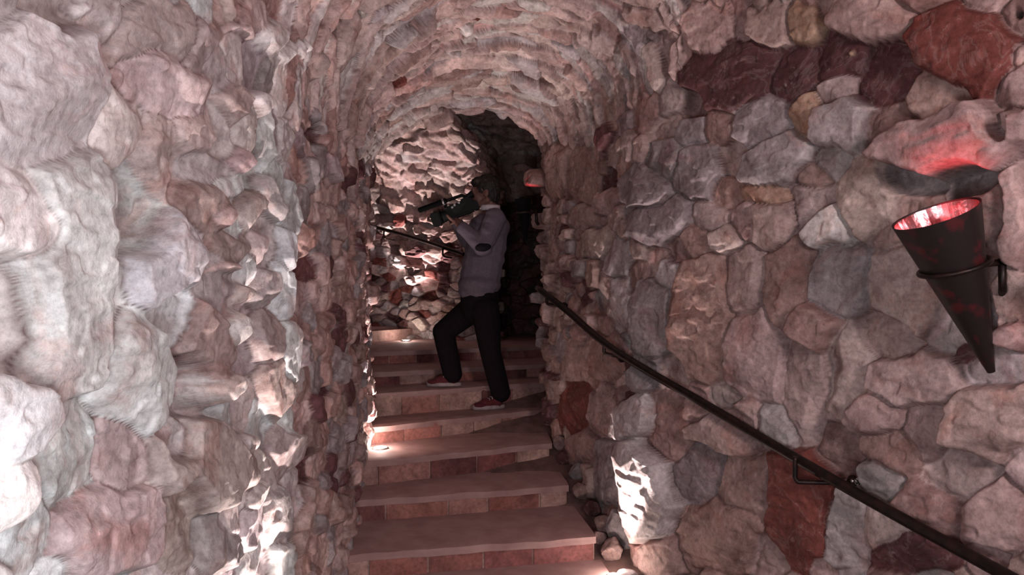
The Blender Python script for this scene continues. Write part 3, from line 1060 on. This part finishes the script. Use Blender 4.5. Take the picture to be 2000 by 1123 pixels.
# jacket
bm = bmesh.new()
chain(bm, [pp(960, 440), pp(952, 472), pp(942, 520), pp(935, 566)], [.13, .158, .165, .160])
ellipsoid(bm, pp(956, 444), (.165, .225, .115))
ellipsoid(bm, pp(936, 556), (.172, .20, .10))
chain(bm, [shN, elN, wrN.lerp(elN, .12)], [.088, .072, .050])
chain(bm, [shF, elF, wrF.lerp(elF, .12)], [.088, .072, .050])
ellipsoid(bm, elN, (.075, .07, .07))
zj = pp(0, 584).z
jk = remeshed('jacket', bm, M_JACKET, body, .008, 5)
# straight hem: everything below the hem line is drawn up to it
co = np.empty(len(jk.data.vertices) * 3, np.float32); jk.data.vertices.foreach_get('co', co); co = co.reshape(-1, 3)
fold = .008 * np.sin(co[:, 2] * 60 + co[:, 0] * 30) * vnoise(co, 7, 5)
co[:, 1] += fold; co[:, 0] += fold
lowm = co[:, 2] < zj
co[lowm, 2] = zj
jk.data.vertices.foreach_set('co', co.ravel()); jk.data.update()
# elbow patch and collar and shirt front
bm = bmesh.new()
ellipsoid(bm, elN + Vector((.0, -.030, -.004)), (.062, .052, .040), Euler((0, math.radians(-8), 0)))
obj('elbow_patch', bm, M_DARK, body)
bm = bmesh.new()
nv_ = 26
rings = []
cn = pp(957, 407)
for (r, z_) in ((.074, -.02), (.078, .022), (.071, .020), (.068, -.02)):
    rings.append([bm.verts.new(cn + Vector((r * 1.05 * math.cos(a) + z_ * .1, r * math.sin(a), z_ + .25 * r * math.cos(a)))) for a in np.linspace(.5, 2 * math.pi - .5, nv_)] )
# opening of the collar faces forward (-x)
for R_ in rings:
    for v in R_:
        v.co.x = 2 * cn.x - v.co.x if False else v.co.x
for a, c in zip(rings, rings[1:] + rings[:1]):
    for k in range(nv_ - 1):
        bm.faces.new((a[k], a[k + 1], c[k + 1], c[k]))
bmesh.ops.rotate(bm, verts=bm.verts[:], cent=cn, matrix=Matrix.Rotation(math.pi, 3, 'Z'))
for v in bm.verts:
    v.co.z += .5 * (v.co.x - cn.x) * .5
obj('collar', bm, M_SHIRT, body)

# trousers
bm = bmesh.new()
chain(bm, [pp(937, 578), pp(936, 600)], [.155, .150])
chain(bm, [hipN, knN, anN + Vector((0, 0, .02))], [.115, .084, .078])
chain(bm, [hipF, knF, anF + Vector((0, 0, .02))], [.112, .088, .078])
remeshed('trousers', bm, M_TROUSER, body, .008, 5)


def shoe(an, z0, yaw, label=None):
    """canvas shoe pointing left with a pale rubber sole and laces"""
    zc = z0
    fw = Vector((-math.cos(yaw), -math.sin(yaw), 0))
    sd = Vector((fw.y, -fw.x, 0))
    o = Vector((an.x, an.y, zc))
    L_ = lambda f, s, z: o + fw * f + sd * s + Vector((0, 0, z))
    bm = bmesh.new()
    rot = Euler((0, 0, yaw))
    ellipsoid(bm, L_(.0, 0, .055), (.058, .040, .045), rot)
    ellipsoid(bm, L_(.07, 0, .048), (.070, .042, .036), rot)
    ellipsoid(bm, L_(.135, 0, .034), (.060, .046, .024), rot)
    capsule(bm, L_(-.005, 0, .05), L_(-.005, 0, .10), .046, .044)
    sh = remeshed('shoe', bm, M_SHOE, body, .005, 3)
    bm = bmesh.new()
    n = 40
    out = []
    for k in range(n):
        a = k * 2 * math.pi / n
        f = .062 + .135 * math.cos(a)
        w_ = (.046 + .006 * math.cos(a)) * math.sin(a) * (1 if abs(math.sin(a)) > 0 else 1)
        out.append((f, w_))
    lo_ = [bm.verts.new(L_(f, s, .001)) for f, s in out]
    md_ = [bm.verts.new(L_(.062 + (f - .062) * 1.02, s * 1.04, .016)) for f, s in out]
    hi_ = [bm.verts.new(L_(.062 + (f - .062) * .98, s * .98, .030 + .010 * max(0, (f - .14) / .06))) for f, s in out]
    for a, c in ((lo_, md_), (md_, hi_)):
        for k in range(n):
            bm.faces.new((a[k], a[(k + 1) % n], c[(k + 1) % n], c[k]))
    bm.faces.new(lo_[::-1]); bm.faces.new(hi_)
    obj('sole', bm, M_SOLE, sh)
    bm = bmesh.new()
    for k in range(4):
        f = .045 + .022 * k
        z = .094 - .009 * k
        tube(bm, [L_(f, -.030, z - .014), L_(f - .004, -.012, z - .001), L_(f + .004, .012, z - .001), L_(f, .030, z - .014)], .0042, 6)
    obj('lace', bm, M_SOLE, sh)


shoe(anN + Vector((-.035, 0, 0)), H - .952 + .004, math.radians(24))
shoe(anF + Vector((-.005, 0, 0)), H - .777 + .004, math.radians(5))

# hair
bm = bmesh.new()
ellipsoid(bm, hd + Vector((.020, 0, .030)), (.105, .085, .108), Euler((0, math.radians(-14), 0)))
ellipsoid(bm, hd + Vector((.058, 0, -.035)), (.062, .074, .075))
ellipsoid(bm, hd + Vector((-.052, 0, .075)), (.058, .066, .040), Euler((0, math.radians(-20), 0)))
hr = remeshed('hair', bm, M_HAIR, body, .005, 2)
co = np.empty(len(hr.data.vertices) * 3, np.float32); hr.data.vertices.foreach_get('co', co); co = co.reshape(-1, 3)
c_ = np.array(hd, np.float32)
dirs = co - c_
dirs /= np.linalg.norm(dirs, axis=1, keepdims=True)
co += dirs * (.006 * vnoise(co * np.array([1, 2, .5], np.float32), 90, 3))[:, None]
hr.data.vertices.foreach_set('co', co.ravel()); hr.data.update()

# ------------------------------------------------------------------ the video camera (held, so a thing of its own)
vc = empty('video_camera', CC, 'black video camera with a long front microphone held to the face', 'camera')
RM = Matrix((cf, cs, cu)).transposed()
RE = RM.to_euler()
def cbox(bm, c, size, bev=.006):
    box(bm, loc(*c), size, RE, bev)


bm = bmesh.new()
cbox(bm, (-.01, 0, 0), (.20, .105, .105), .014)
cbox(bm, (-.085, 0, .01), (.10, .09, .12), .012)
obj('body', bm, M_PLASTIC, vc, auto=40)
bm = bmesh.new()
tube(bm, [loc(.085, 0, -.005), loc(.11, 0, -.005), loc(.112, 0, -.005), loc(.15, 0, -.005)], [.046, .046, .050, .050], 28)
br_ = obj('lens_barrel', bm, M_PLASTIC, vc, auto=35)
bm = bmesh.new()
tube(bm, [loc(.128, 0, -.005), loc(.140, 0, -.005)], [.0525, .0525], 28)
obj('focus_ring', bm, M_SPONGE, br_, auto=35)
bm = bmesh.new()
box(bm, loc(.178, 0, -.010), (.075, .125, .105), RE, .010)
front = [f for f in bm.faces if f.normal.dot(cf) > .9]
bmesh.ops.inset_region(bm, faces=front, thickness=.008)
for f in front:
    for v in f.verts:
        v.co -= cf * .04
hood = obj('lens_hood', bm, M_PLASTIC, vc, auto=40)
bm = bmesh.new()
ellipsoid(bm, loc(.145, 0, -.008), (.012, .040, .040), RE)
obj('lens_glass', bm, M_GLASS, hood)
bm = bmesh.new()
tube(bm, [loc(-.085, 0, .06), loc(-.085, 0, .088), loc(-.07, 0, .100), loc(.06, 0, .100), loc(.075, 0, .088), loc(.078, 0, .05)], .013, 12)
obj('handle', bm, M_PLASTIC, vc)
bm = bmesh.new()
tube(bm, [loc(.05, -.035, .098), loc(.06, -.035, .098), loc(.275, -.035, .098), loc(.287, -.035, .098)], [.012, .021, .021, .012], 18)
mic = obj('microphone', bm, M_SPONGE, vc, auto=40)
bm = bmesh.new()
tube(bm, [loc(.075, -.035, .098), loc(.09, -.035, .098)], .0235, 18)
cbox(bm, (.08, -.022, .088), (.02, .03, .03), .003)
obj('microphone_clamp', bm, M_SILVER, mic)
bm = bmesh.new()
tube(bm, [loc(-.08, -.02, .062), loc(-.13, -.02, .075), loc(-.155, -.02, .080)], [.022, .024, .030], 18)
obj('viewfinder', bm, M_PLASTIC, vc, auto=40)
bm = bmesh.new()
cbox(bm, (-.145, 0, -.012), (.045, .075, .075), .008)
obj('battery', bm, M_PLASTIC, vc, auto=40)
bm = bmesh.new()
for (f, u_) in ((.03, .030), (.008, .040), (-.03, .046)):
    tube(bm, [loc(f, -.050, u_), loc(f, -.060, u_)], .009, 12)
obj('dial', bm, M_SILVER, vc, auto=40)
